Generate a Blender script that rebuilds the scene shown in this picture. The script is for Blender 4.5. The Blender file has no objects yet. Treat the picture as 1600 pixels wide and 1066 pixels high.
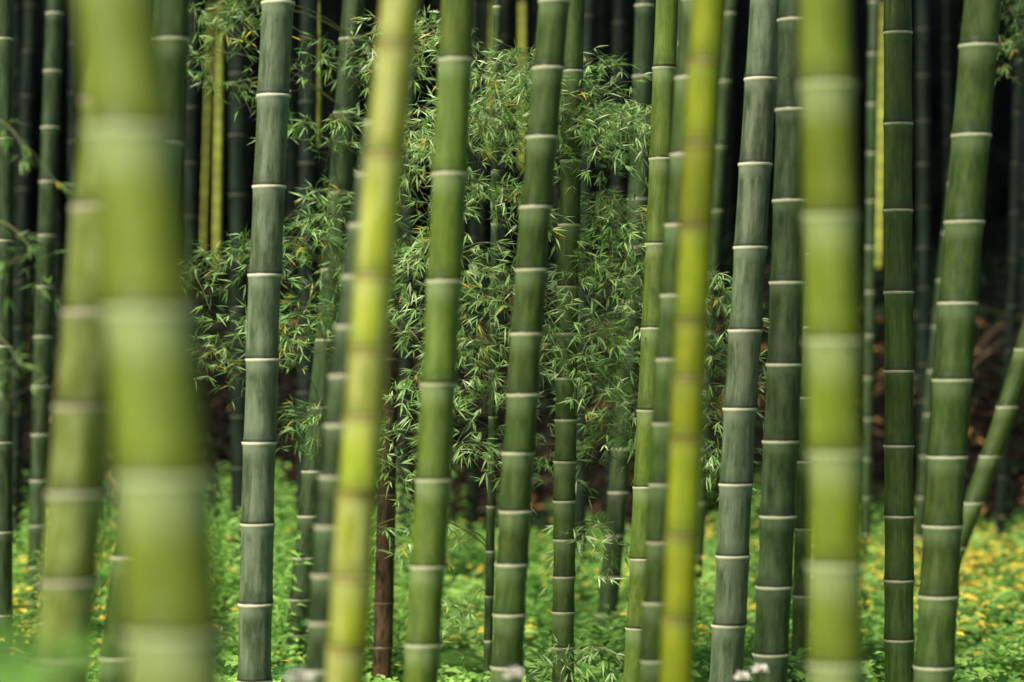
import bpy, math, random
import numpy as np
from mathutils import Vector, noise
random.seed(7)
R = random.Random(11)
col = bpy.context.scene.collection
F = 3777.8      # 85 mm lens on a 36 mm frame, bearings read in 1/F units
CAMZ = 1.5
def W(px, py, d):
    return Vector(((px-800)/F*d, d, CAMZ-(py-533)/F*d))

# ------------------------------------------------------------ terrain
EDGE = 18.3
def sstep(a, b, x):
    t = min(1, max(0, (x-a)/(b-a))); return t*t*(3-2*t)
def ground_h(x, y):
    n = noise.noise(Vector((x*0.35, y*0.35, 0)))*0.05 + noise.noise(Vector((x*1.3, y*1.3, 4)))*0.025
    edge = EDGE + noise.noise(Vector((x*0.25, 0, 9)))*0.8
    bank = 1.35*sstep(edge, edge+1.9, y)
    slope = 0.28*max(0, min(y, 75)-edge-1.9)
    rough = sstep(edge, edge+1.0, y)
    n2 = (noise.noise(Vector((x*0.9, y*0.9, 2)))*0.25 + noise.noise(Vector((x*2.7, y*2.7, 5)))*0.16)*rough
    return n + bank + slope + n2

# ------------------------------------------------------------ materials
def new_mat(name):
    m = bpy.data.materials.new(name); m.use_nodes = True
    nt = m.node_tree; nt.nodes.clear()
    out = nt.nodes.new('ShaderNodeOutputMaterial')
    b = nt.nodes.new('ShaderNodeBsdfPrincipled')
    nt.links.new(b.outputs[0], out.inputs[0])
    return m, nt, b, out
def N(nt, typ, **kw):
    n = nt.nodes.new(typ)
    for k, v in kw.items(): setattr(n, k, v)
    return n
def mixc(nt, fac, a, b):
    n = N(nt, 'ShaderNodeMix', data_type='RGBA')
    for sock, v in ((n.inputs[0], fac), (n.inputs[6], a), (n.inputs[7], b)):
        if isinstance(v, (int, float)): sock.default_value = v
        elif isinstance(v, tuple): sock.default_value = (v[0], v[1], v[2], 1)
        else: nt.links.new(v, sock)
    return n.outputs[2]
def mth(nt, op, a, b=0.0, clamp=False):
    n = N(nt, 'ShaderNodeMath', operation=op, use_clamp=clamp)
    for i, v in enumerate((a, b)):
        if isinstance(v, (int, float)): n.inputs[i].default_value = v
        else: nt.links.new(v, n.inputs[i])
    return n.outputs[0]
def mrange(nt, v, a, b, c=0.0, d=1.0, smooth=False):
    n = N(nt, 'ShaderNodeMapRange')
    if smooth: n.interpolation_type = 'SMOOTHSTEP'
    nt.links.new(v, n.inputs[0])
    for i, k in enumerate((a, b, c, d)): n.inputs[i+1].default_value = k
    return n.outputs[0]
def nz(nt, vec, scale, detail=3.0, rough=0.55):
    mp = N(nt, 'ShaderNodeMapping'); nt.links.new(vec, mp.inputs[0])
    mp.inputs['Scale'].default_value = scale
    n = N(nt, 'ShaderNodeTexNoise'); n.inputs['Scale'].default_value = 1.0
    n.inputs['Detail'].default_value = detail; n.inputs['Roughness'].default_value = rough
    nt.links.new(mp.outputs[0], n.inputs['Vector'])
    return n.outputs[0]

def culm_mat(name, A, B, C, powder=0.6, bw=0.045, pcol=(0.42, 0.48, 0.36), bloom=0.1, ring=(0.44, 0.40, 0.27), blotch=0.5, streaky=0.6, spec=0.3):
    m, nt, b, out = new_mat(name)
    at = N(nt, 'ShaderNodeAttribute', attribute_name='cyl')
    aa = N(nt, 'ShaderNodeAttribute', attribute_name='above').outputs['Fac']
    bb = N(nt, 'ShaderNodeAttribute', attribute_name='below').outputs['Fac']
    iv = N(nt, 'ShaderNodeAttribute', attribute_name='iv').outputs['Fac']
    oi = N(nt, 'ShaderNodeObjectInfo')
    off = N(nt, 'ShaderNodeVectorMath', operation='ADD')
    nt.links.new(at.outputs['Vector'], off.inputs[0])
    cmb = N(nt, 'ShaderNodeCombineXYZ'); nt.links.new(mth(nt, 'MULTIPLY', oi.outputs['Random'], 37.0), cmb.inputs[2])
    nt.links.new(cmb.outputs[0], off.inputs[1])
    v = off.outputs[0]
    streak = mrange(nt, nz(nt, v, (4, 4, 2.8), 5, 0.6), 0.34, 0.66, 0.5-0.5*streaky, 0.5+0.5*streaky)
    fine = mrange(nt, nz(nt, v, (22, 22, 5.0), 3, 0.6), 0.38, 0.62)
    mott = mrange(nt, nz(nt, v, (1.4, 1.4, 8), 6, 0.72), 0.43, 0.58, smooth=True)
    spots = mrange(nt, nz(nt, v, (7, 7, 50), 3, 0.6), 0.57, 0.65, smooth=True)
    scr = mrange(nt, nz(nt, v, (24, 24, 12), 3, 0.6), 0.60, 0.66, smooth=True)
    c = mixc(nt, streak, A, B)
    c = mixc(nt, mth(nt, 'MULTIPLY', mott, blotch), c, C)
    c = mixc(nt, mth(nt, 'MULTIPLY', fine, 0.25*streaky), c, tuple(k*0.5 for k in A))
    c = mixc(nt, mth(nt, 'MULTIPLY', spots, 0.45), c, tuple(k*0.45 for k in A))
    c = mixc(nt, mth(nt, 'MULTIPLY', scr, 0.25), c, pcol)
    hsv = N(nt, 'ShaderNodeHueSaturation'); nt.links.new(c, hsv.inputs['Color'])
    nt.links.new(mrange(nt, iv, 0, 1, 0.78, 1.16), hsv.inputs['Value'])
    nt.links.new(mrange(nt, iv, 0, 1, 0.487, 0.504), hsv.inputs['Hue'])
    c = hsv.outputs[0]
    pn = mrange(nt, nz(nt, v, (2.5, 2.5, 14), 4, 0.65), 0.25, 0.65, 0.5, 1.0)
    pw = mth(nt, 'POWER', mrange(nt, bb, 0.0, bw*1.9, 1.0, 0.0, smooth=True), 1.1)
    pw = mth(nt, 'MULTIPLY', mth(nt, 'MULTIPLY', pw, pn), powder)
    pg = mth(nt, 'MULTIPLY', mrange(nt, nz(nt, v, (1.4, 1.4, 3.6), 6, 0.75), 0.42, 0.62, smooth=True), bloom)
    pall = mth(nt, 'MAXIMUM', pw, pg)
    c = mixc(nt, pall, c, pcol)
    dk = mth(nt, 'MULTIPLY', mrange(nt, aa, 0.004, 0.055, 1.0, 0.0, smooth=True), 0.55)
    c = mixc(nt, dk, c, tuple(k*0.4 for k in A))
    rn = mrange(nt, nz(nt, v, (6, 6, 30), 3, 0.6), 0.3, 0.7, 0.65, 1.0)
    rl = mrange(nt, bb, 0.0080, 0.0130, 1.0, 0.0)
    c = mixc(nt, mth(nt, 'MULTIPLY', rl, rn), c, ring)
    al = mrange(nt, aa, 0.0050, 0.0090, 1.0, 0.0)
    c = mixc(nt, mth(nt, 'MULTIPLY', al, 0.85), c, (0.035, 0.032, 0.014))
    nt.links.new(c, b.inputs['Base Color'])
    nt.links.new(mrange(nt, mth(nt, 'ADD', pall, mth(nt, 'MULTIPLY', fine, 0.1)), 0, 1, 0.36, 0.75), b.inputs['Roughness'])
    b.inputs['Specular IOR Level'].default_value = spec
    bp = N(nt, 'ShaderNodeBump'); bp.inputs['Strength'].default_value = 0.1; bp.inputs['Distance'].default_value = 0.002
    nt.links.new(fine, bp.inputs['Height']); nt.links.new(bp.outputs[0], b.inputs['Normal'])
    return m

M = {
 'grey':   culm_mat('waxy_grey_green_bamboo', (0.068,0.108,0.045), (0.112,0.156,0.075), (0.032,0.062,0.020), 0.9, 0.040, bloom=0.45, pcol=(0.29,0.345,0.215), ring=(0.76,0.74,0.50), blotch=0.65, streaky=0.6),
 'dark':   culm_mat('dark_green_bamboo', (0.024,0.050,0.012), (0.050,0.088,0.021), (0.011,0.025,0.008), 0.75, 0.036, bloom=0.28, pcol=(0.15,0.21,0.10), ring=(0.56,0.55,0.35), blotch=0.75, streaky=0.7),
 'mid':    culm_mat('mid_green_bamboo', (0.040,0.080,0.010), (0.072,0.123,0.016), (0.019,0.043,0.008), 0.8, 0.05, bloom=0.18, pcol=(0.19,0.265,0.105), ring=(0.52,0.52,0.32), blotch=0.65, streaky=0.7),
 'fresh':  culm_mat('fresh_green_bamboo', (0.090,0.152,0.012), (0.138,0.208,0.02), (0.046,0.092,0.011), 0.8, 0.05, bloom=0.16, pcol=(0.30,0.38,0.16), ring=(0.50,0.50,0.29), blotch=0.6, streaky=0.8),
 'streak': culm_mat('streaky_green_bamboo', (0.032,0.072,0.010), (0.085,0.145,0.022), (0.020,0.045,0.010), 0.4, 0.03, bloom=0.12, pcol=(0.18,0.25,0.11), ring=(0.46,0.43,0.27), blotch=0.5, streaky=1.0),
 'olive':  culm_mat('olive_bamboo', (0.138,0.190,0.011), (0.175,0.228,0.016), (0.096,0.145,0.010), 0.75, 0.062, bloom=0.08, pcol=(0.35,0.43,0.19), ring=(0.40,0.46,0.21), blotch=0.6, spec=0.2),
 'pale':   culm_mat('mottled_pale_bamboo', (0.090,0.125,0.010), (0.145,0.18,0.018), (0.25,0.30,0.09), 0.55, 0.03, bloom=0.2, pcol=(0.30,0.36,0.13), blotch=0.85, spec=0.2),
 'yellow': culm_mat('yellow_bamboo', (0.29,0.36,0.014), (0.42,0.46,0.028), (0.18,0.26,0.012), 0.35, 0.05, bloom=0.35, pcol=(0.72,0.70,0.36), ring=(0.30,0.22,0.05), blotch=0.65),
 'lime':   culm_mat('yellow_green_bamboo', (0.20,0.26,0.008), (0.29,0.31,0.008), (0.13,0.20,0.008), 0.3, 0.04, bloom=0.06, pcol=(0.38,0.41,0.12), ring=(0.24,0.19,0.05), blotch=0.6),
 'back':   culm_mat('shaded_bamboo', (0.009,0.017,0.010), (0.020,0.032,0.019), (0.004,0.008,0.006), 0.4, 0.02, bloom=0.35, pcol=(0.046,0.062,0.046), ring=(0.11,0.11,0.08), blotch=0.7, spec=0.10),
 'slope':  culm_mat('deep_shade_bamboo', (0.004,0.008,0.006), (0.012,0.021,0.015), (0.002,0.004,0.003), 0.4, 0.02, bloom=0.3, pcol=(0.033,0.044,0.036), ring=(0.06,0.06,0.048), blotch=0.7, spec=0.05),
 'lit_gap':  culm_mat('lit_gap_yellow', (0.78,0.92,0.10), (0.88,0.95,0.18), (0.5,0.66,0.05), 0.2, 0.03, blotch=0.6),  # very bright yellow, stands in for sunlit gaps between the far culms
 'brown':  culm_mat('dead_brown_bamboo', (0.055,0.03,0.014), (0.16,0.085,0.035), (0.008,0.007,0.006), 0.3, 0.03, bloom=0.25, pcol=(0.14,0.13,0.08), ring=(0.2,0.13,0.07), blotch=0.95),
}

def leaf_mat(name, ramp, trans=0.35, rough=0.42, spec=0.5):
    m, nt, b, out = new_mat(name)
    t = N(nt, 'ShaderNodeAttribute', attribute_name='tint').outputs['Fac']
    cr = N(nt, 'ShaderNodeValToRGB'); nt.links.new(t, cr.inputs[0])
    e = cr.color_ramp.elements
    while len(e) > 1: e.remove(e[-1])
    e[0].position = ramp[0][0]; e[0].color = (*ramp[0][1], 1)
    for p, c in ramp[1:]:
        x = e.new(p); x.color = (*c, 1)
    geo = N(nt, 'ShaderNodeNewGeometry')
    dk = N(nt, 'ShaderNodeMix', data_type='RGBA', blend_type='MULTIPLY')
    nt.links.new(mrange(nt, nz(nt, geo.outputs['Position'], (5, 5, 5), 2), 0.35, 0.65, 0.0, 0.6), dk.inputs[0])
    nt.links.new(cr.outputs[0], dk.inputs[6]); dk.inputs[7].default_value = (0.45, 0.5, 0.35, 1)
    c = dk.outputs[2]
    nt.links.new(c, b.inputs['Base Color'])
    b.inputs['Roughness'].default_value = rough
    b.inputs['Specular IOR Level'].default_value = spec
    tr = N(nt, 'ShaderNodeBsdfTranslucent'); nt.links.new(c, tr.inputs[0])
    ms = N(nt, 'ShaderNodeMixShader'); ms.inputs[0].default_value = trans
    nt.links.new(b.outputs[0], ms.inputs[1]); nt.links.new(tr.outputs[0], ms.inputs[2])
    nt.links.new(ms.outputs[0], out.inputs[0])
    return m
ML = leaf_mat('bamboo_leaf', [(0, (0.05,0.15,0.022)), (0.3, (0.21,0.42,0.08)), (0.62, (0.48,0.72,0.24)), (0.93, (0.82,0.94,0.54)), (0.95, (0.88,0.68,0.06)), (1.0, (0.74,0.38,0.03))], 0.33, 0.38, 0.5)
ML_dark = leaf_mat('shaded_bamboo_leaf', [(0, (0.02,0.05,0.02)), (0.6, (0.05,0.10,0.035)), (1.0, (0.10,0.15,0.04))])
ML_ground = leaf_mat('herb_leaf', [(0, (0.05,0.18,0.025)), (0.5, (0.27,0.55,0.09)), (1.0, (0.58,0.86,0.22))], 0.4, 0.5, 0.3)
ML_fallen = leaf_mat('fallen_leaf', [(0, (0.85,0.58,0.04)), (0.6, (0.95,0.78,0.08)), (1.0, (0.65,0.34,0.05))], 0.25, 0.6)
ML_litter = leaf_mat('dead_leaf', [(0, (0.008,0.006,0.005)), (0.5, (0.026,0.017,0.010)), (0.8, (0.12,0.068,0.032)), (1.0, (0.50,0.26,0.08))], 0.1, 0.7, 0.2)
MT, nt, b, _ = new_mat('green_twig')
g = N(nt, 'ShaderNodeNewGeometry')
nt.links.new(mixc(nt, nz(nt, g.outputs['Position'], (20, 20, 20)), (0.07,0.10,0.03), (0.24,0.24,0.09)), b.inputs['Base Color'])
b.inputs['Roughness'].default_value = 0.6

# ------------------------------------------------------------ mesh helpers
def mk_obj(name, V, Fc, mat, attrs=None, smooth=True, parent=None):
    me = bpy.data.meshes.new(name); me.from_pydata(V, [], Fc); me.update()
    if smooth: me.polygons.foreach_set('use_smooth', [True]*len(me.polygons))
    for an, (ty, data) in (attrs or {}).items():
        a = me.attributes.new(an, ty, 'POINT')
        a.data.foreach_set('vector' if ty == 'FLOAT_VECTOR' else 'value', np.array(data, dtype=np.float32).ravel())
    me.materials.append(mat)
    o = bpy.data.objects.new(name, me); col.objects.link(o)
    if parent: o.parent = parent
    return o
def tag(o, label, cat, group=None):
    o['label'] = label; o['category'] = cat
    if group: o['group'] = group
GROVE = 'bamboo culms of the grove'

def build_culm_mesh(xy, zb, zt, nodes, r0, seg=20, rng=R, taper=0.022, zref=1.5):
    ns = sorted(nodes)
    sp = (ns[1]-ns[0]) if len(ns) > 1 else 0.28
    while ns[0] > zb+0.05:
        sp = max(0.14, sp*0.95); ns.insert(0, ns[0]-sp)
    sp = ns[-1]-ns[-2]
    while ns[-1] < zt:
        sp = min(0.42, sp*1.03); ns.append(ns[-1]+sp)
    V, Fc, A, B, I, C = [], [], [], [], [], []
    for k in range(len(ns)-1):
        z0, z1 = ns[k], ns[k+1]; L = z1-z0; iv = rng.random()
        s = min(1, L/0.16)*min(1.0, r0/0.05)
        wob = rng.uniform(-1, 1)*0.0018; wob2 = rng.uniform(-1, 1)*0.0018
        prof = [(0.0008, 1.03), (0.0065*s, 1.05), (0.013*s, 1.022), (0.026*s, 1.0), (L*0.33, 0.98), (L*0.66, 0.98),
                (L-0.034*s, 0.995), (L-0.016*s, 1.015), (L-0.0105*s, 1.045), (L-0.006*s, 1.085), (L-0.0012, 1.075)]
        for dz, rf in prof:
            z = z0+dz
            x, y = xy(z); r = r0*rf*(1-taper*(z-zref))
            base = len(V)
            for j in range(seg):
                th = 2*math.pi*j/seg
                V.append((x+wob+r*math.cos(th), y+wob2+r*math.sin(th), z))
                A.append(dz); B.append(L-dz); I.append(iv); C.append((math.cos(th), math.sin(th), z))
            if base:
                for j in range(seg):
                    j2 = (j+1) % seg
                    Fc.append((base-seg+j, base-seg+j2, base+j2, base+j))
    n = len(V)
    Fc.append(tuple(range(n-seg, n)))
    return V, Fc, {'above': ('FLOAT', A), 'below': ('FLOAT', B), 'iv': ('FLOAT', I), 'cyl': ('FLOAT_VECTOR', C)}, ns

def WL(px, py, d, lean):
    p = W(px, py, d)
    for _ in range(3): p = W(px, py, d+lean*(p.z-1.5))
    return p
def path_from(pts, d, lean=0.0):
    P = [WL(px, py, d, lean) for px, py in pts]
    zs = np.array([p.z for p in P]); xs = np.array([p.x for p in P])
    co = np.polyfit(zs, xs, 2 if len(P) > 2 else 1)
    lo, hi = zs.min(), zs.max()
    dco = np.polyder(co)
    def xy(z):
        zc = min(hi, max(lo, z))
        return float(np.polyval(co, zc)+np.polyval(dco, zc)*(z-zc)), d+lean*(z-1.5)
    return xy

def culm(pts, d, w, nodes, mat, label, lean=0.0, ztop=6.0, seg=20, name='bamboo_culm', parent=None, spacing=0.28, taper=0.022):
    xy = path_from(pts, d, lean)
    zn = [WL(800, ny, d, lean).z for ny in nodes]
    if len(zn) < 2: zn = [0.4+R.random()*0.2]; zn.append(zn[0]+spacing)
    x0, y0 = xy(0.0)
    zb = ground_h(x0, y0)-0.05
    V, Fc, at, ns = build_culm_mesh(xy, zb, ztop, zn, w/2*d/F, seg, taper=taper)
    o = mk_obj(name, V, Fc, M[mat], at, parent=parent)
    if parent is None: tag(o, label, 'bamboo', GROVE)
    return o, xy, ns

# ------------------------------------------------------------ leaves
class Leaves:
    def __init__(s): s.V=[]; s.F=[]; s.T=[]
    def add(s, p, dr, up, L, w, t, bend=0.25):
        side = dr.cross(up)
        if side.length < 1e-4: side = Vector((1,0,0))
        side.normalize(); nrm = side.cross(dr); nrm.normalize()
        n = len(s.V)
        m = p+dr*L*0.38+nrm*(-0.06*w)
        s.V += [tuple(p), tuple(p+dr*L*0.36+side*w*0.5+nrm*w*0.12), tuple(m), tuple(p+dr*L*0.36-side*w*0.5+nrm*w*0.12),
                tuple(p+dr*L*0.97+Vector((0,0,-bend*L)))]
        s.F += [(n,n+2,n+1),(n,n+3,n+2),(n+1,n+2,n+4),(n+2,n+3,n+4)]
        s.T += [t]*5
class Tubes:
    def __init__(s): s.V=[]; s.F=[]
    def add(s, pts, r0, r1, seg=4):
        n = len(pts)
        for i, p in enumerate(pts):
            dr = (pts[min(i+1,n-1)]-pts[max(i-1,0)]).normalized()
            a = dr.cross(Vector((0.3,1,0.2))).normalized(); b2 = dr.cross(a)
            r = r0+(r1-r0)*i/(n-1); base = len(s.V)
            for j in range(seg):
                th = 2*math.pi*j/seg
                s.V.append(tuple(p+a*r*math.cos(th)+b2*r*math.sin(th)))
            if i:
                for j in range(seg):
                    j2=(j+1)%seg
                    s.F.append((base-seg+j, base-seg+j2, base+j2, base+j))
def bez(a, c, b3, n):
    return [a*(1-t)**2+c*2*t*(1-t)+b3*t*t for t in [i/(n-1) for i in range(n)]]

def spray(lv, tb, start, center, rng, size=1.0, yel=0.05, nfan=12, shade=0.0):
    # a side twig that arches outward and hangs at its tip, carrying fans of narrow leaves
    d = center-start
    dirn = Vector((d.x, d.y*0.5, 0))
    if dirn.length < 0.05: dirn = Vector((rng.uniform(-1,1), rng.uniform(-.5,.5), 0))
    dirn.normalize()
    end = center+dirn*0.16*size+Vector((0,0,-0.11*size))
    ctrl = center+Vector((0,0,0.10*size))
    pts = bez(start, ctrl, end, 9)
    tb.add(pts, 0.0015, 0.0006, 3)
    yb = rng.random() < yel*0.9
    sb = rng.uniform(-0.18, 0.18)-shade
    for k in range(nfan):
        t = 0.3+0.7*k/(nfan-1)
        i = min(7, int(t*8)); p = pts[i].lerp(pts[i+1], t*8-i)
        az = rng.uniform(0, 2*math.pi); out = Vector((math.cos(az), math.sin(az), rng.uniform(-0.6,0.6)))
        q = p+out*rng.uniform(0.015, 0.085)*size
        tb.add([p, q], 0.0008, 0.0006, 3)
        aim = (out*0.75+dirn*0.45+Vector((0,0,-0.25))).normalized()
        tb0 = rng.random()*0.5+sb
        for _ in range(rng.randint(3,5)):
            dr = (aim+Vector((rng.uniform(-1,1), rng.uniform(-1,1), rng.uniform(-0.9,0.8)))*0.8).normalized()
            t0 = min(0.93, max(0, tb0+rng.random()*0.45))
            if rng.random() < (0.3 if yb else yel*0.3): t0 = rng.uniform(0.95,1.0)
            L = rng.uniform(0.040,0.078)*size
            lv.add(q, dr, Vector((rng.uniform(-.6,.6),rng.uniform(-1.1,.1),1)), L, L*rng.uniform(0.105,0.135), t0, rng.uniform(-0.03,0.12))

DENS = 1.15
def leafy(pts, d, w, nodes, mat, label, clumps, ztop=6.0, seg=16, leafmat=None, size=1.0, yel=0.05, lean=0.0, dsp=0.35, dshift=-0.35, shade=0.0):
    xy = path_from(pts, d, lean)
    x0, y0 = xy(0.0); base = Vector((x0, y0, ground_h(x0, y0)))
    e = bpy.data.objects.new('leafy_bamboo', None); e.empty_display_size = 0.2; e.location = base; col.objects.link(e)
    tag(e, label, 'bamboo', 'leafy bamboo plants of the grove')
    c, xy, ns = culm(pts, d, w, nodes, mat, '', lean=lean, ztop=ztop, seg=seg, name='culm', parent=e)
    lv, tb = Leaves(), Tubes()
    for (cx, cy, rx, ry, n, dc) in clumps:
        dc += dshift
        c0 = W(cx, cy, dc)
        zs = c0.z+R.uniform(-0.15, 0.1)
        zn = min(ns, key=lambda q: abs(q-zs)); sx, sy = xy(zn); st = Vector((sx, sy, zn))
        far = c0+(c0-st)*0.12
        ctrl = st.lerp(far, 0.5)+Vector((0, 0, 0.10+0.18*abs(far.x-st.x)))
        br = bez(st, ctrl, far, 14)
        tb.add(br, 0.0035, 0.0013, 4)
        for _ in range(max(1, round(n*DENS))):
            a = R.uniform(0, 2*math.pi); q = math.sqrt(R.random())*1.0
            sc = W(cx+rx*q*math.cos(a), cy+ry*q*math.sin(a), dc+R.uniform(-dsp, dsp))
            k = min(range(3, 14), key=lambda i: (br[i]-sc).length+R.random()*0.06)
            spray(lv, tb, br[k], sc, R, size, yel, shade=shade)
    o1 = mk_obj('branches', tb.V, tb.F, MT, parent=e)
    o2 = mk_obj('leaves', lv.V, lv.F, leafmat or ML, {'tint': ('FLOAT', lv.T)}, smooth=False, parent=e)
    bpy.context.view_layer.update()
    for o in (c, o1, o2): o.matrix_parent_inverse = e.matrix_world.inverted()
    return e

# ------------------------------------------------------------ the individual culms
culm([(6,0),(4,1066)], 11.0, 30, [60,215,375,540,690,830,960], 'dark', 'slender dark green bamboo culm in a grassy grove')
culm([(86,20),(72,367),(63,700),(56,940)], 13.2, 28, [20,110,198,283,367,447,525,602,678,750,820,885,940], 'dark', 'slim dark green bamboo culm with close pale rings')
culm([(48,0),(32,450),(20,900)], 16.5, 21, [80,150,222,295,368,440,512], 'back', 'slim shaded bamboo culm beside the bank')
culm([(183,0),(200,200),(235,480),(258,740),(268,980)], 3.25, 140, [-80,200,482,742,985], 'olive', 'thick olive green bamboo culm with broad white wax bands', seg=40, ztop=4.0, lean=0.18, taper=0.14)
culm([(182,0),(163,300),(145,485),(130,630),(120,765),(110,905),(100,1030)], 4.7, 88, [-20,155,322,485,632,768,905,1030], 'pale', 'pale mottled green bamboo culm leaning over grass', seg=32, ztop=5)
culm([(267,0),(262,230),(200,870),(188,1025)], 6.9, 56, [60,222,380,545,705,868,1025], 'mid', 'mid green bamboo culm leaning slightly with faint rings', seg=24)
culm([(435,0),(428,148),(421,290),(413,428),(410,560),(406,690),(403,817),(400,942),(397,1062)], 8.3, 51, [3,148,290,428,560,690,817,942,1062], 'grey', 'waxy grey-green bamboo culm with crisp cream rings', seg=32)
culm([(625,10),(606,200),(592,350),(575,560),(560,770),(547,950),(541,1066)], 4.9, 62, [-60,70,240,430,545,650,770,900,1010], 'yellow', 'bright yellow bamboo culm', seg=28, ztop=5)
culm([(628,0),(575,330),(550,505),(530,660),(517,820),(506,970)], 6.1, 50, [100,190,270,350,430,508,585,662,742,820,896,970,1045], 'dark', 'dark green bamboo culm with close pale rings', seg=24)
culm([(612,300),(605,700),(597,1066)], 10.5, 30, [330,450,560,670,772,858,940,1010], 'brown', 'dead mottled brown bamboo culm with peeling sheaths')
culm([(717,0),(710,92),(701,270),(694,438),(687,598),(678,748),(670,883),(659,1020)], 6.7, 54, [-90,92,270,438,598,748,883,1005], 'fresh', 'fresh green bamboo culm with soft pale rings', seg=28)
culm([(864,0),(855,105),(848,213),(840,322),(833,420),(822,520),(815,615),(808,706),(803,797),(800,880),(797,958),(795,1040)], 7.4, 49, [0,105,213,322,420,520,615,706,797,880,958,1040], 'mid', 'mid green bamboo culm curving gently at its foot', seg=28)
culm([(1042,0),(1033,247),(1020,512),(1010,740),(997,980)], 9.2, 37, [-40,105,247,380,512,640,760,872,980], 'fresh', 'fresh bright green bamboo culm with brown rings', seg=24)
culm([(1106,0),(1092,355),(1075,600),(1064,835),(1060,1066)], 5.3, 52, [-60,95,225,355,500,590,685,835,965], 'lime', 'yellow-green bamboo culm with faint brownish rings', seg=28, ztop=5)
culm([(1085,0),(1055,400),(1032,845),(1018,1066)], 7.0, 40, [120,240,350,460,560,660,755,845,940,1030], 'mid', 'mid green bamboo culm beside a yellow-green one', seg=24)
culm([(1196,0),(1188,122),(1182,255),(1172,385),(1163,515),(1158,637),(1150,755),(1145,867),(1140,975)], 8.3, 51, [-10,122,255,385,515,637,755,867,975], 'grey', 'waxy grey-green bamboo culm with cream rings', seg=32)
culm([(1243,0),(1237,170),(1235,312),(1231,440),(1225,568),(1220,688),(1215,805),(1210,915),(1205,1020)], 8.0, 54, [30,170,312,440,568,688,805,915,1020], 'dark', 'dark green bamboo culm with cream rings', seg=32)
culm([(1272,0),(1262,500),(1250,1066)], 10.5, 28, [40,160,280,395,510,620,720,825,930], 'mid', 'slim mid green bamboo culm among thicker ones')
culm([(1290,0),(1297,335),(1303,530),(1306,800),(1308,1066)], 4.6, 84, [-70,130,335,530,705,880,1035], 'olive', 'stout olive green bamboo culm with pale bands', seg=36, ztop=4.8)
culm([(1403,0),(1404,455),(1405,1066)], 8.9, 45, [50,192,327,455,578,695,805,905,998], 'streak', 'straight streaky green bamboo culm with thin rings', seg=28)
culm([(1536,0),(1528,70),(1518,210),(1508,345),(1498,472),(1487,592),(1480,712),(1472,820),(1466,930),(1462,1040)], 7.5, 60, [-70,70,210,345,472,592,712,820,930,1040], 'mid', 'thick leaning green bamboo culm with wide pale rings', seg=32)
culm([(1605,535),(1577,635),(1548,710),(1515,800),(1480,890)], 12.4, 33, [460,545,635,712,785,855], 'mid', 'short bamboo culm leaning steeply over grass', ztop=2.2)
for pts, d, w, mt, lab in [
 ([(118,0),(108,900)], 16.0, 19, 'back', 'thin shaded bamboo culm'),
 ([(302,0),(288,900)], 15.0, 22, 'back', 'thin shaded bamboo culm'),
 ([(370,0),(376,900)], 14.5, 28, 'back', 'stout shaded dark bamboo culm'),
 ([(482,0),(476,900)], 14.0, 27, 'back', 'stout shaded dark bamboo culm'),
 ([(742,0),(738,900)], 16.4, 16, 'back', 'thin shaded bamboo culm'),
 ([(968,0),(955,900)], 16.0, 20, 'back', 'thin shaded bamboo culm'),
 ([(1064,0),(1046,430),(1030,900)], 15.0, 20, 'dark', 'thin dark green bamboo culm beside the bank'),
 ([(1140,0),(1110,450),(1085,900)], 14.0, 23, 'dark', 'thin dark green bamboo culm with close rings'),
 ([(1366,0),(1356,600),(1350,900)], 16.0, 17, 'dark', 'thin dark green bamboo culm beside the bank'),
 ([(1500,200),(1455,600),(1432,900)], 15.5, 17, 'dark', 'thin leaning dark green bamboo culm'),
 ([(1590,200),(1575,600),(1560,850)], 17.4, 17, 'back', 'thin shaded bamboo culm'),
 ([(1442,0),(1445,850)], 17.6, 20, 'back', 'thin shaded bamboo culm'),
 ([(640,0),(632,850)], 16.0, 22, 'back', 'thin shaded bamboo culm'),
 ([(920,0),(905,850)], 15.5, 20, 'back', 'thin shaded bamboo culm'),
 ([(345,-100),(340,300)], 23.2, 10, 'lit_gap', 'thin yellow culm standing in for a bright gap of light'),
 ([(332,-100),(320,300)], 24.0, 5, 'lit_gap', 'thin yellow culm standing in for a bright gap of light'),
 ([(768,-100),(766,200)], 28.0, 13, 'lit_gap', 'thin yellow culm standing in for a bright gap of light'),
 ([(756,-100),(757,200)], 28.6, 6, 'lit_gap', 'thin yellow culm standing in for a bright gap of light'),
 ([(816,-100),(817,200)], 27.5, 10, 'lit_gap', 'thin yellow culm standing in for a bright gap of light'),
 ([(497,-100),(494,100)], 30.0, 13, 'lit_gap', 'thin yellow culm standing in for a bright gap of light'),
 ([(1382,-100),(1374,380)], 22.6, 9, 'lit_gap', 'thin yellow culm standing in for a bright gap of light'),
 ([(299,-100),(293,300)], 23.2, 8, 'lit_gap', 'thin yellow culm standing in for a bright gap of light'),
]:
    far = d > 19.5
    culm(pts, d, w, [] if not far else [W(800,300,d).z, W(800,300,d).z+0.3], mt, lab, seg=14, spacing=R.uniform(0.24,0.32), ztop=8 if not far else 10)

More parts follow.
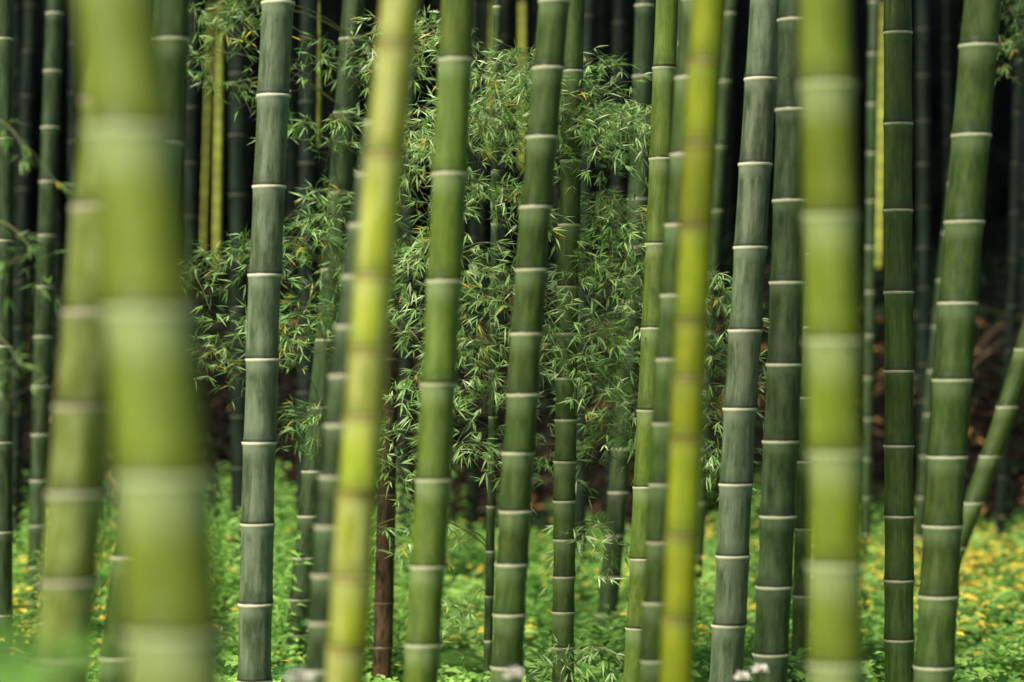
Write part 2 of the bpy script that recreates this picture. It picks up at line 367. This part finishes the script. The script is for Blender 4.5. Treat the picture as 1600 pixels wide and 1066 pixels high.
# ------------------------------------------------------------ leafy bamboos
leafy([(775,200),(770,650),(762,1066)], 10.1, 14, [650,720,790,860,930,1000], 'dark', 'slender leafy bamboo with arching sprays of narrow leaves',
 [(690,60,55,55,10,9.9),(785,120,65,50,19,9.8),(760,215,60,50,14,9.8),(690,200,45,80,9,9.9),(640,230,35,100,6,10.0),
  (770,320,60,45,13,9.7),(720,400,55,50,12,9.8),(785,460,55,55,11,9.8),(740,545,60,45,9,9.8),(760,625,60,45,9,9.8),
  (715,700,55,40,5,9.9),(630,60,45,60,7,10.1),(645,400,35,55,5,10.0),(650,520,38,50,5,10.0),(632,620,38,50,4,10.0),
  (622,720,40,40,3,10.0),(600,830,25,30,2,10.1),(720,850,50,50,3,10.3),(735,960,40,40,3,10.3)], yel=0.07)
leafy([(898,0),(888,400),(880,1066)], 9.5, 34, [-30,110,250,350,447,520,590,655,720,782,842,900,955,1010], 'mid', 'leafy green bamboo with drooping pale leaf sprays',
 [(855,160,50,60,13,10.2),(930,195,65,55,23,9.95),(985,220,35,50,14,9.9),(905,115,50,30,9,10.1),(922,330,55,38,9,10.0),
  (950,365,50,30,10,9.9),(930,430,55,36,10,10.0),(985,425,35,36,8,9.9),(915,520,55,36,10,10.0),(970,530,50,36,9,9.9),
  (930,590,50,36,10,10.0),(990,610,30,45,7,9.9),(960,680,60,30,7,9.9),(855,735,25,25,3,9.9),
  (900,845,50,30,4,10.0),(950,840,25,30,2,10.0),(905,1035,60,25,6,9.9)], yel=0.04, seg=24, dsp=0.32)
leafy([(1006,0),(1003,300),(990,400),(962,770),(955,895),(945,1005)], 12.0, 31, [118,225,310,385,470,550,625,700,768,835,900,960], 'dark', 'dark leaning bamboo with hanging leaf tufts',
 [(1112,470,22,45,10,9.9),(1120,560,22,50,11,9.9),(1105,640,25,50,8,9.9),(1108,720,20,40,5,9.9),(1010,480,30,60,4,10.3),(1060,560,25,60,3,10.3)], yel=0.04)
leafy([(552,0),(545,150),(508,560),(490,740),(470,960),(460,1040)], 11.1, 38, [60,175,300,420,530,635,735,805,870,935,990], 'dark', 'dark green bamboo leaning with airy leaf sprays',
 [(540,100,55,60,6,10.6),(505,220,50,45,5,10.5),(520,335,45,40,9,10.3),(478,395,50,35,8,10.3),(405,405,50,28,5,10.2),
  (350,415,35,18,2,10.2),(532,425,38,55,7,10.3),(480,485,50,30,7,10.3),(390,515,60,25,6,10.2),(335,560,35,18,3,10.2),
  (450,550,50,20,4,10.3),(500,660,40,22,4,10.3),(335,40,40,40,5,10.9),(390,25,40,45,5,10.9),(375,140,25,50,3,10.9),(308,100,22,40,3,10.9),(318,440,20,30,2,10.4)], yel=0.08, shade=0.22)
leafy([(-60,0),(-70,1066)], 7.0, 40, [60,215,375,540,690,830], 'mid', 'green bamboo with loose hanging leaf sprays',
 [(30,235,45,25,1,6.6),(45,400,35,20,2,6.6),(25,575,35,24,2,6.6)], yel=0.02, dsp=0.3, dshift=0, shade=0.25, size=0.85)
leafy([(1700,0),(1680,1066)], 11.5, 34, [60,175,300,420,530,635,735,835,930], 'dark', 'dark green bamboo with leaf sprays hanging from above',
 [(1590,20,40,35,6,11.3),(1575,75,30,25,3,11.3)], yel=0.03, dshift=0, shade=0.4)

# ------------------------------------------------------------ wood on the hillside
variants = []
for k in range(7):
    rr = random.Random(50+k); bx, by = rr.uniform(-.25,.25), rr.uniform(-.2,.2)
    f = lambda z, bx=bx, by=by: (bx*(z/9)**2, by*(z/9)**2)
    V, Fc, at, _ = build_culm_mesh(f, -0.3, 9.5, [0.1, 0.1+rr.uniform(0.2,0.28)], 0.045*rr.uniform(0.8,1.15), 12, rr, taper=0.03)
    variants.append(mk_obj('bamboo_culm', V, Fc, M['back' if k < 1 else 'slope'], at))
SE, SA = math.radians(42), math.radians(42)
sund = Vector((-math.sin(SA)*math.sin(SE), -math.cos(SA)*math.sin(SE), math.cos(SE)))
gaps = [Vector((s*d_, d_, z_)) for s, d_, z_ in [(-0.122,23.4,3.3),(-0.0087,28.0,4.6),(0.0045,27.5,4.6),(-0.0809,30,5.2),(0.1522,22.6,2.6),(-0.133,23.2,3.3)]]  # openings cut in the canopy so sun reaches the stand-in culms
placed = []
rr = random.Random(5); cnt = 0
KEEP = [(-0.1215,24,0.0065),(-0.0095,29,0.004),(0.0045,28,0.003),(-0.081,31,0.003),(0.153,23.5,0.003)]
while cnt < 250:
    y = 20.3+rr.random()**1.25*17; x = rr.uniform(-1,1)*(0.2117*y+1.3)
    if any((x-a)**2+(y-b)**2 < 0.24**2 for a, b in placed): continue
    if any(abs(x/y-s) < ww and y < dd+1 for s, dd, ww in KEEP): continue
    # keep open the sun's path to each bright stand-in culm
    if any(0.1 < (g.x-x)*math.sin(SA)+(g.y-y)*math.cos(SA) < 2.5 and abs((g.x-x)*math.cos(SA)-(g.y-y)*math.sin(SA)) < 0.12 for g in gaps): continue
    placed.append((x, y)); cnt += 1
    if cnt <= 7: o = variants[cnt-1]
    else:
        o = variants[cnt % 7].copy(); col.objects.link(o)
    o.location = (x, y, ground_h(x, y)); o.rotation_euler = (rr.gauss(0,0.02), rr.gauss(0,0.03), rr.uniform(0,6.28))
    s = rr.uniform(0.6,1.15); o.scale = (s, s, 1)
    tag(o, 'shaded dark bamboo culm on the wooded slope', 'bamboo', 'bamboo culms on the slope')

# ------------------------------------------------------------ ground
xs = sorted(set([-160,-110,-80,-60,-40,-30,-22,-16,-12,-10]+[round(-9+i*0.2,3) for i in range(91)]+[10,12,16,22,30,40,60,80,110,160]))
ys = sorted(set([-120,-80,-50,-30,-20,-12,-6,-2,0,2,4,6,7]+[round(8+i*0.18,3) for i in range(120)]+[30+i*1.2 for i in range(40)]+[85,100,130,160]))
V = [(x, y, ground_h(x, y)) for y in ys for x in xs]; nx = len(xs)
Fc = [(j*nx+i, j*nx+i+1, (j+1)*nx+i+1, (j+1)*nx+i) for j in range(len(ys)-1) for i in range(nx-1)]
MG, nt, b, _ = new_mat('forest_floor')
g = N(nt, 'ShaderNodeNewGeometry'); pos = g.outputs['Position']
sx = N(nt, 'ShaderNodeSeparateXYZ'); nt.links.new(pos, sx.inputs[0])
n1 = mrange(nt, nz(nt, pos, (0.9,0.9,0.9), 5), 0.35, 0.65)
n2 = mrange(nt, nz(nt, pos, (9,9,9), 5, 0.7), 0.35, 0.65)
green = mixc(nt, n2, (0.03,0.085,0.014), (0.14,0.30,0.05))
green = mixc(nt, mth(nt, 'MULTIPLY', n1, 0.3), green, (0.06,0.055,0.025))
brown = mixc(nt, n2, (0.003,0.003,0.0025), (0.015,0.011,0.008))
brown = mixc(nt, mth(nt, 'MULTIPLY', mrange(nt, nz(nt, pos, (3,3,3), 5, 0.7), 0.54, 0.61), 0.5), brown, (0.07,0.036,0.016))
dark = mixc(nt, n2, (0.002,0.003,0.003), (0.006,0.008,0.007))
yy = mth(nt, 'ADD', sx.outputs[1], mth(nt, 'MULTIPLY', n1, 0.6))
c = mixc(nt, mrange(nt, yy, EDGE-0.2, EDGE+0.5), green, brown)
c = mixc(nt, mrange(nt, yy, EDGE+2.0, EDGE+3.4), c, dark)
nt.links.new(c, b.inputs['Base Color']); b.inputs['Roughness'].default_value = 0.95; b.inputs['Specular IOR Level'].default_value = 0.05
bp = N(nt, 'ShaderNodeBump'); bp.inputs['Distance'].default_value = 0.06; bp.inputs['Strength'].default_value = 0.8
nt.links.new(n2, bp.inputs['Height']); nt.links.new(bp.outputs[0], b.inputs['Normal'])
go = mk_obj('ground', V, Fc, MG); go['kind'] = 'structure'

def dens(x, y): return noise.noise(Vector((x*0.8, y*0.8, 20)))*0.5+0.5
rr = random.Random(3)
lv = Leaves(); n = 0
while n < 11500:
    y = 9.0+(EDGE+0.1-9.0)*rr.random(); x = rr.uniform(-1,1)*(0.2117*y+1.2)
    if dens(x*1.9, y*1.9) < 0.34+rr.random()*0.28: continue
    n += 1; gz = ground_h(x, y); hh = rr.uniform(0.03,0.11)+0.6*max(0, dens(x*1.9,y*1.9)-0.48)
    t0 = min(1, max(0, dens(x*2+5,y*2)*2.2-0.55+rr.uniform(-0.35,0.35)))
    big = 1.0+1.0*(rr.random() < 0.25)
    for _ in range(5):
        a = rr.uniform(0,6.283); dr = Vector((math.cos(a), math.sin(a), rr.uniform(-0.1,0.7))).normalized()
        L = rr.uniform(0.025,0.055)*big
        lv.add(Vector((x+rr.uniform(-.03,.03), y+rr.uniform(-.03,.03), gz+hh*rr.random())), dr, Vector((0,-0.5,1)), L, L*0.5, min(1,max(0,t0+rr.uniform(-.2,.2))), 0.1)
for _ in range(280):
    y = rr.uniform(10.5, EDGE+0.3)
    bear = rr.choice((-0.20,-0.16,-0.115,-0.115,-0.115,-0.08,-0.05,0.02,0.09))+rr.gauss(0,0.02); x = bear*y; gz = ground_h(x,y); H = rr.uniform(0.2,0.7)*(0.5 if bear > 0 else 1)
    tx, ty = rr.uniform(-.12,.12), rr.uniform(-.12,.12); t0 = rr.random()*0.7
    for k in range(46):
        u = k/46; p = Vector((x+tx*u+rr.gauss(0,.03), y+ty*u+rr.gauss(0,.03), gz+H*u)); a = k*2.4
        dr = Vector((math.cos(a), math.sin(a), rr.uniform(-0.2,0.5))).normalized(); L = rr.uniform(0.05,0.11)
        lv.add(p, dr, Vector((0,-0.4,1)), L, L*0.3, min(1,t0+rr.random()*0.3), 0.25)
o = mk_obj('ground_cover', lv.V, lv.F, ML_ground, {'tint': ('FLOAT', lv.T)}, smooth=False)
o['kind']='stuff'; o['label']='low bright green herbs carpeting the grove floor'; o['category']='ground cover'
lv = Leaves()
patches = [(2.75,13.2,1.1,3.0,2300),(3.4,14.4,1.0,2.6,1200),(-2.0,12.8,0.9,4,700),(-2.7,12.4,0.8,3.2,1300),(0.0,15.0,1.6,3,350),(1.3,14.0,1.5,3.5,400),(-3.1,14.5,1.0,3,450),(0.2,13.0,2.6,4,400)]
for cx, cy, sx_, sy_, k in patches:
    for _ in range(k):
        x, y = rr.gauss(cx, sx_*0.55), rr.gauss(cy, sy_*0.55)
        if y > EDGE-0.6 or y < 8.5 or dens(x*4+40, y*4) < 0.49: continue
        a = rr.uniform(0,6.283); dr = Vector((math.cos(a), math.sin(a), rr.uniform(-0.2,0.5))).normalized()
        L = rr.uniform(0.04,0.08)
        lv.add(Vector((x, y, ground_h(x,y)+rr.uniform(0.08,0.26))), dr, Vector((rr.uniform(-.6,.6),-0.4+rr.uniform(-.6,.6),1)), L, L*0.42, rr.random(), 0.1)
o = mk_obj('fallen_leaves', lv.V, lv.F, ML_fallen, {'tint': ('FLOAT', lv.T)}, smooth=False)
o['kind']='stuff'; o['label']='yellow fallen leaves scattered over green herbs'; o['category']='fallen leaves'
lv = Leaves(); tbk = Tubes()
for _ in range(10000):
    y = rr.uniform(EDGE-0.1, EDGE+3.2); x = rr.uniform(-1,1)*(0.2117*y+1)
    dd = dens(x*2.6, y*5+7)
    if dd < 0.42: continue
    a = rr.uniform(0,6.283); dr = Vector((math.cos(a), math.sin(a), rr.uniform(-0.6,0.4))).normalized(); L = rr.uniform(0.07,0.16)
    lv.add(Vector((x,y,ground_h(x,y)+rr.uniform(0.0,0.08))), dr, Vector((0,-0.9,1)), L, L*0.3, min(1,max(0,rr.random()*0.5+(dd-0.52)*3.0)), 0.2)
o = mk_obj('leaf_litter', lv.V, lv.F, ML_litter, {'tint': ('FLOAT', lv.T)}, smooth=False)
o['kind']='stuff'; o['label']='dry brown leaf litter on the earth bank'; o['category']='leaf litter'
for _ in range(90):
    y = rr.uniform(EDGE, EDGE+3.4); x = rr.uniform(-1,1)*(0.2117*y+1); a = rr.uniform(0,6.283)
    p = Vector((x,y,ground_h(x,y)+0.05)); q = p+Vector((math.cos(a)*rr.uniform(.2,.8), -abs(math.sin(a))*0.3, rr.uniform(0,0.4)))
    tbk.add(bez(p, p.lerp(q,0.5)+Vector((0,0,rr.uniform(-.1,.15))), q, 6), rr.uniform(0.006,0.013), 0.003, 5)
MB, nt, b, _ = new_mat('dry_stick'); g = N(nt, 'ShaderNodeNewGeometry')
nt.links.new(mixc(nt, nz(nt, g.outputs['Position'], (6, 6, 6)), (0.04,0.025,0.015), (0.20,0.13,0.065)), b.inputs['Base Color'])
o = mk_obj('fallen_sticks', tbk.V, tbk.F, MB)
o['kind']='stuff'; o['label']='dry brown sticks lying on the earth bank'; o['category']='sticks'
lv = Leaves()
for _ in range(330):
    y = rr.uniform(EDGE-0.3, EDGE+4.5); x = rr.uniform(-1,1)*(0.2117*y+1); gz = ground_h(x,y); s = rr.uniform(0.12,0.42)
    for _ in range(50):
        p = Vector((x+rr.gauss(0,s*0.6), y+rr.gauss(0,s*0.5), gz+abs(rr.gauss(0,s*0.6))))
        a = rr.uniform(0,6.283); dr = Vector((math.cos(a), math.sin(a), rr.uniform(-0.7,0.6))).normalized(); L = rr.uniform(0.06,0.14)
        lv.add(p, dr, Vector((0,0,1)), L, L*0.3, rr.random()*0.5, 0.2)
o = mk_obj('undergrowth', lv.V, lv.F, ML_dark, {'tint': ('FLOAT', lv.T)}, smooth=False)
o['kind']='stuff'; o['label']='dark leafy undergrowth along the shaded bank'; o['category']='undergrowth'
# unseen canopy added to shade the slope, with cut sun gaps, and the wood that closes the grove on both sides
lv = Leaves()
for _ in range(20000):
    y = rr.uniform(19.3, 60); x = rr.uniform(-17,16)
    z = max(ground_h(x,y)+rr.uniform(6.0, 9.3), 1.5+0.1411*y+0.9)
    p = Vector((x,y,z))
    if any(((p-q)-sund*(p-q).dot(sund)).length < 1.2 for q in gaps): continue
    a = rr.uniform(0,6.283); dr = Vector((math.cos(a), math.sin(a), rr.uniform(-0.6,0.2))).normalized(); L = rr.uniform(0.5,0.9)
    lv.add(p, dr, Vector((rr.uniform(-.4,.4),rr.uniform(-.4,.4),1)), L, L*0.5, rr.random(), 0.3)
for _ in range(10000):
    sgn = rr.choice((-1,1)); x = sgn*rr.uniform(8.0,13); y = rr.uniform(3,32)
    z = ground_h(x,y)+rr.random()*(6.5 if y < 19 else 9)
    p = Vector((x,y,z))
    a = rr.uniform(0,6.283); dr = Vector((math.cos(a), math.sin(a), rr.uniform(-0.8,0.2))).normalized(); L = rr.uniform(0.4,0.8)
    lv.add(p, dr, Vector((rr.uniform(-.6,.6),rr.uniform(-.6,.6),1)), L, L*0.4, rr.random(), 0.3)
o = mk_obj('shade_canopy', lv.V, lv.F, ML_dark, {'tint': ('FLOAT', lv.T)}, smooth=False)
o['kind']='stuff'; o['label']='dense dark leaf canopy added out of view to shade the slope'; o['category']='canopy'

# ------------------------------------------------------------ wildflowers and a near leafy weed
MP = leaf_mat('white_petal', [(0,(0.94,0.88,0.80)),(1,(0.99,0.97,0.90))], 0.45, 0.6)
def flower(px, py, d, size, label):
    top = W(px, py, d); gz = ground_h(top.x, d); base = Vector((top.x+0.04, d+0.02, gz))
    e = bpy.data.objects.new('wildflower', None); e.location = base; e.empty_display_size=0.1; col.objects.link(e)
    tag(e, label, 'flower', 'pale wildflowers in the grove')
    tb, lf, pt = Tubes(), Leaves(), Leaves()
    pts = bez(base, base.lerp(top,0.5)+Vector((0.03,0,0.05)), top, 10); tb.add(pts, 0.003, 0.0015, 5)
    for k in range(1, 8):
        a = k*2.4; lf.add(pts[k], Vector((math.cos(a),math.sin(a),0.3)).normalized(), Vector((0,0,1)), 0.07, 0.02, 0.5, 0.3)
    for k in range(48):
        a = k*2.39996; ph = math.acos(1-1.0*(k+.5)/48)
        dr = Vector((math.sin(ph)*math.cos(a), math.sin(ph)*math.sin(a), math.cos(ph)))
        pt.add(top, dr, Vector((R.uniform(-.6,.6),-1,1.0)), size*R.uniform(0.3,0.65), size*0.26, R.random(), 0.1)
    bpy.context.view_layer.update()
    for nm, q, mt, at in (('stem',tb,MT,None),('leaves',lf,ML_ground,{'tint':('FLOAT',lf.T)}),('flower_head',pt,MP,{'tint':('FLOAT',pt.T)})):
        o = mk_obj(nm, q.V, q.F, mt, at, smooth=(nm=='stem'), parent=e); o.matrix_parent_inverse = e.matrix_world.inverted()
flower(803,1058,6.0,0.062,'small white wildflower on a thin stem')
flower(468,1064,5.6,0.072,'small white wildflower on a thin stem')
flower(1160,1060,7.0,0.05,'small white wildflower on a thin stem')
flower(1188,1048,7.0,0.055,'small white wildflower on a thin stem')

def weed(px, py, d, label, s=0.12):
    top = W(px, py, d); base = Vector((top.x, d, ground_h(top.x, d)))
    e = bpy.data.objects.new('leafy_weed', None); e.location = base; e.empty_display_size=0.1; col.objects.link(e)
    tag(e, label, 'plant')
    tb, lf = Tubes(), Leaves()
    for k in range(7):
        tp = top+Vector((R.uniform(-s,s)*0.8,R.uniform(-s,s)*1.2,-abs(R.gauss(0,0.04))))
        pts = bez(base, base.lerp(tp,0.5), tp, 30); tb.add(pts, 0.004, 0.002, 6)
        for j in range(34):
            p = pts[29-j//3]; a = j*2.4+k
            dr = Vector((math.cos(a),math.sin(a),0.25)).normalized()
            lf.add(p, dr, Vector((0,-0.8,1)), s*R.uniform(0.6,0.95), s*0.5, R.uniform(0.2,0.5), 0.25)
    bpy.context.view_layer.update()
    for nm, q, mt, at in (('stem',tb,MT,None),('leaves',lf,ML_ground,{'tint':('FLOAT',lf.T)})):
        o = mk_obj(nm, q.V, q.F, mt, at, smooth=(nm=='stem'), parent=e); o.matrix_parent_inverse = e.matrix_world.inverted()
weed(35,1010,2.3,'tall bright green broad-leaved weed', 0.07)

# ------------------------------------------------------------ camera, light
cam = bpy.data.cameras.new('Camera'); co = bpy.data.objects.new('Camera', cam); col.objects.link(co)
co.location = (0,0,CAMZ); co.rotation_euler = (math.radians(90),0,0)
cam.lens = 85; cam.sensor_width = 36; cam.clip_end = 600
cam.dof.use_dof = True; cam.dof.focus_distance = 9.0; cam.dof.aperture_fstop = 1.45
bpy.context.scene.camera = co
sun = bpy.data.lights.new('Sun','SUN'); so = bpy.data.objects.new('Sun', sun); col.objects.link(so)
sun.energy = 5.0; sun.angle = math.radians(8); sun.color = (1.0,0.95,0.84)
so.rotation_euler = (SE,0,-SA)
w = bpy.data.worlds.new('World'); bpy.context.scene.world = w; w.use_nodes = True
nt = w.node_tree; bg = nt.nodes['Background']
sk = nt.nodes.new('ShaderNodeTexSky'); sk.sky_type = 'NISHITA'; sk.sun_disc = False
sk.sun_elevation = math.radians(48); sk.sun_rotation = math.radians(222)
sk.air_density = 1.0; sk.dust_density = 4.0
nt.links.new(sk.outputs[0], bg.inputs[0]); bg.inputs[1].default_value = 0.14
sc = bpy.context.scene
sc.view_settings.view_transform = 'Standard'; sc.view_settings.look = 'None'; sc.view_settings.exposure = 0
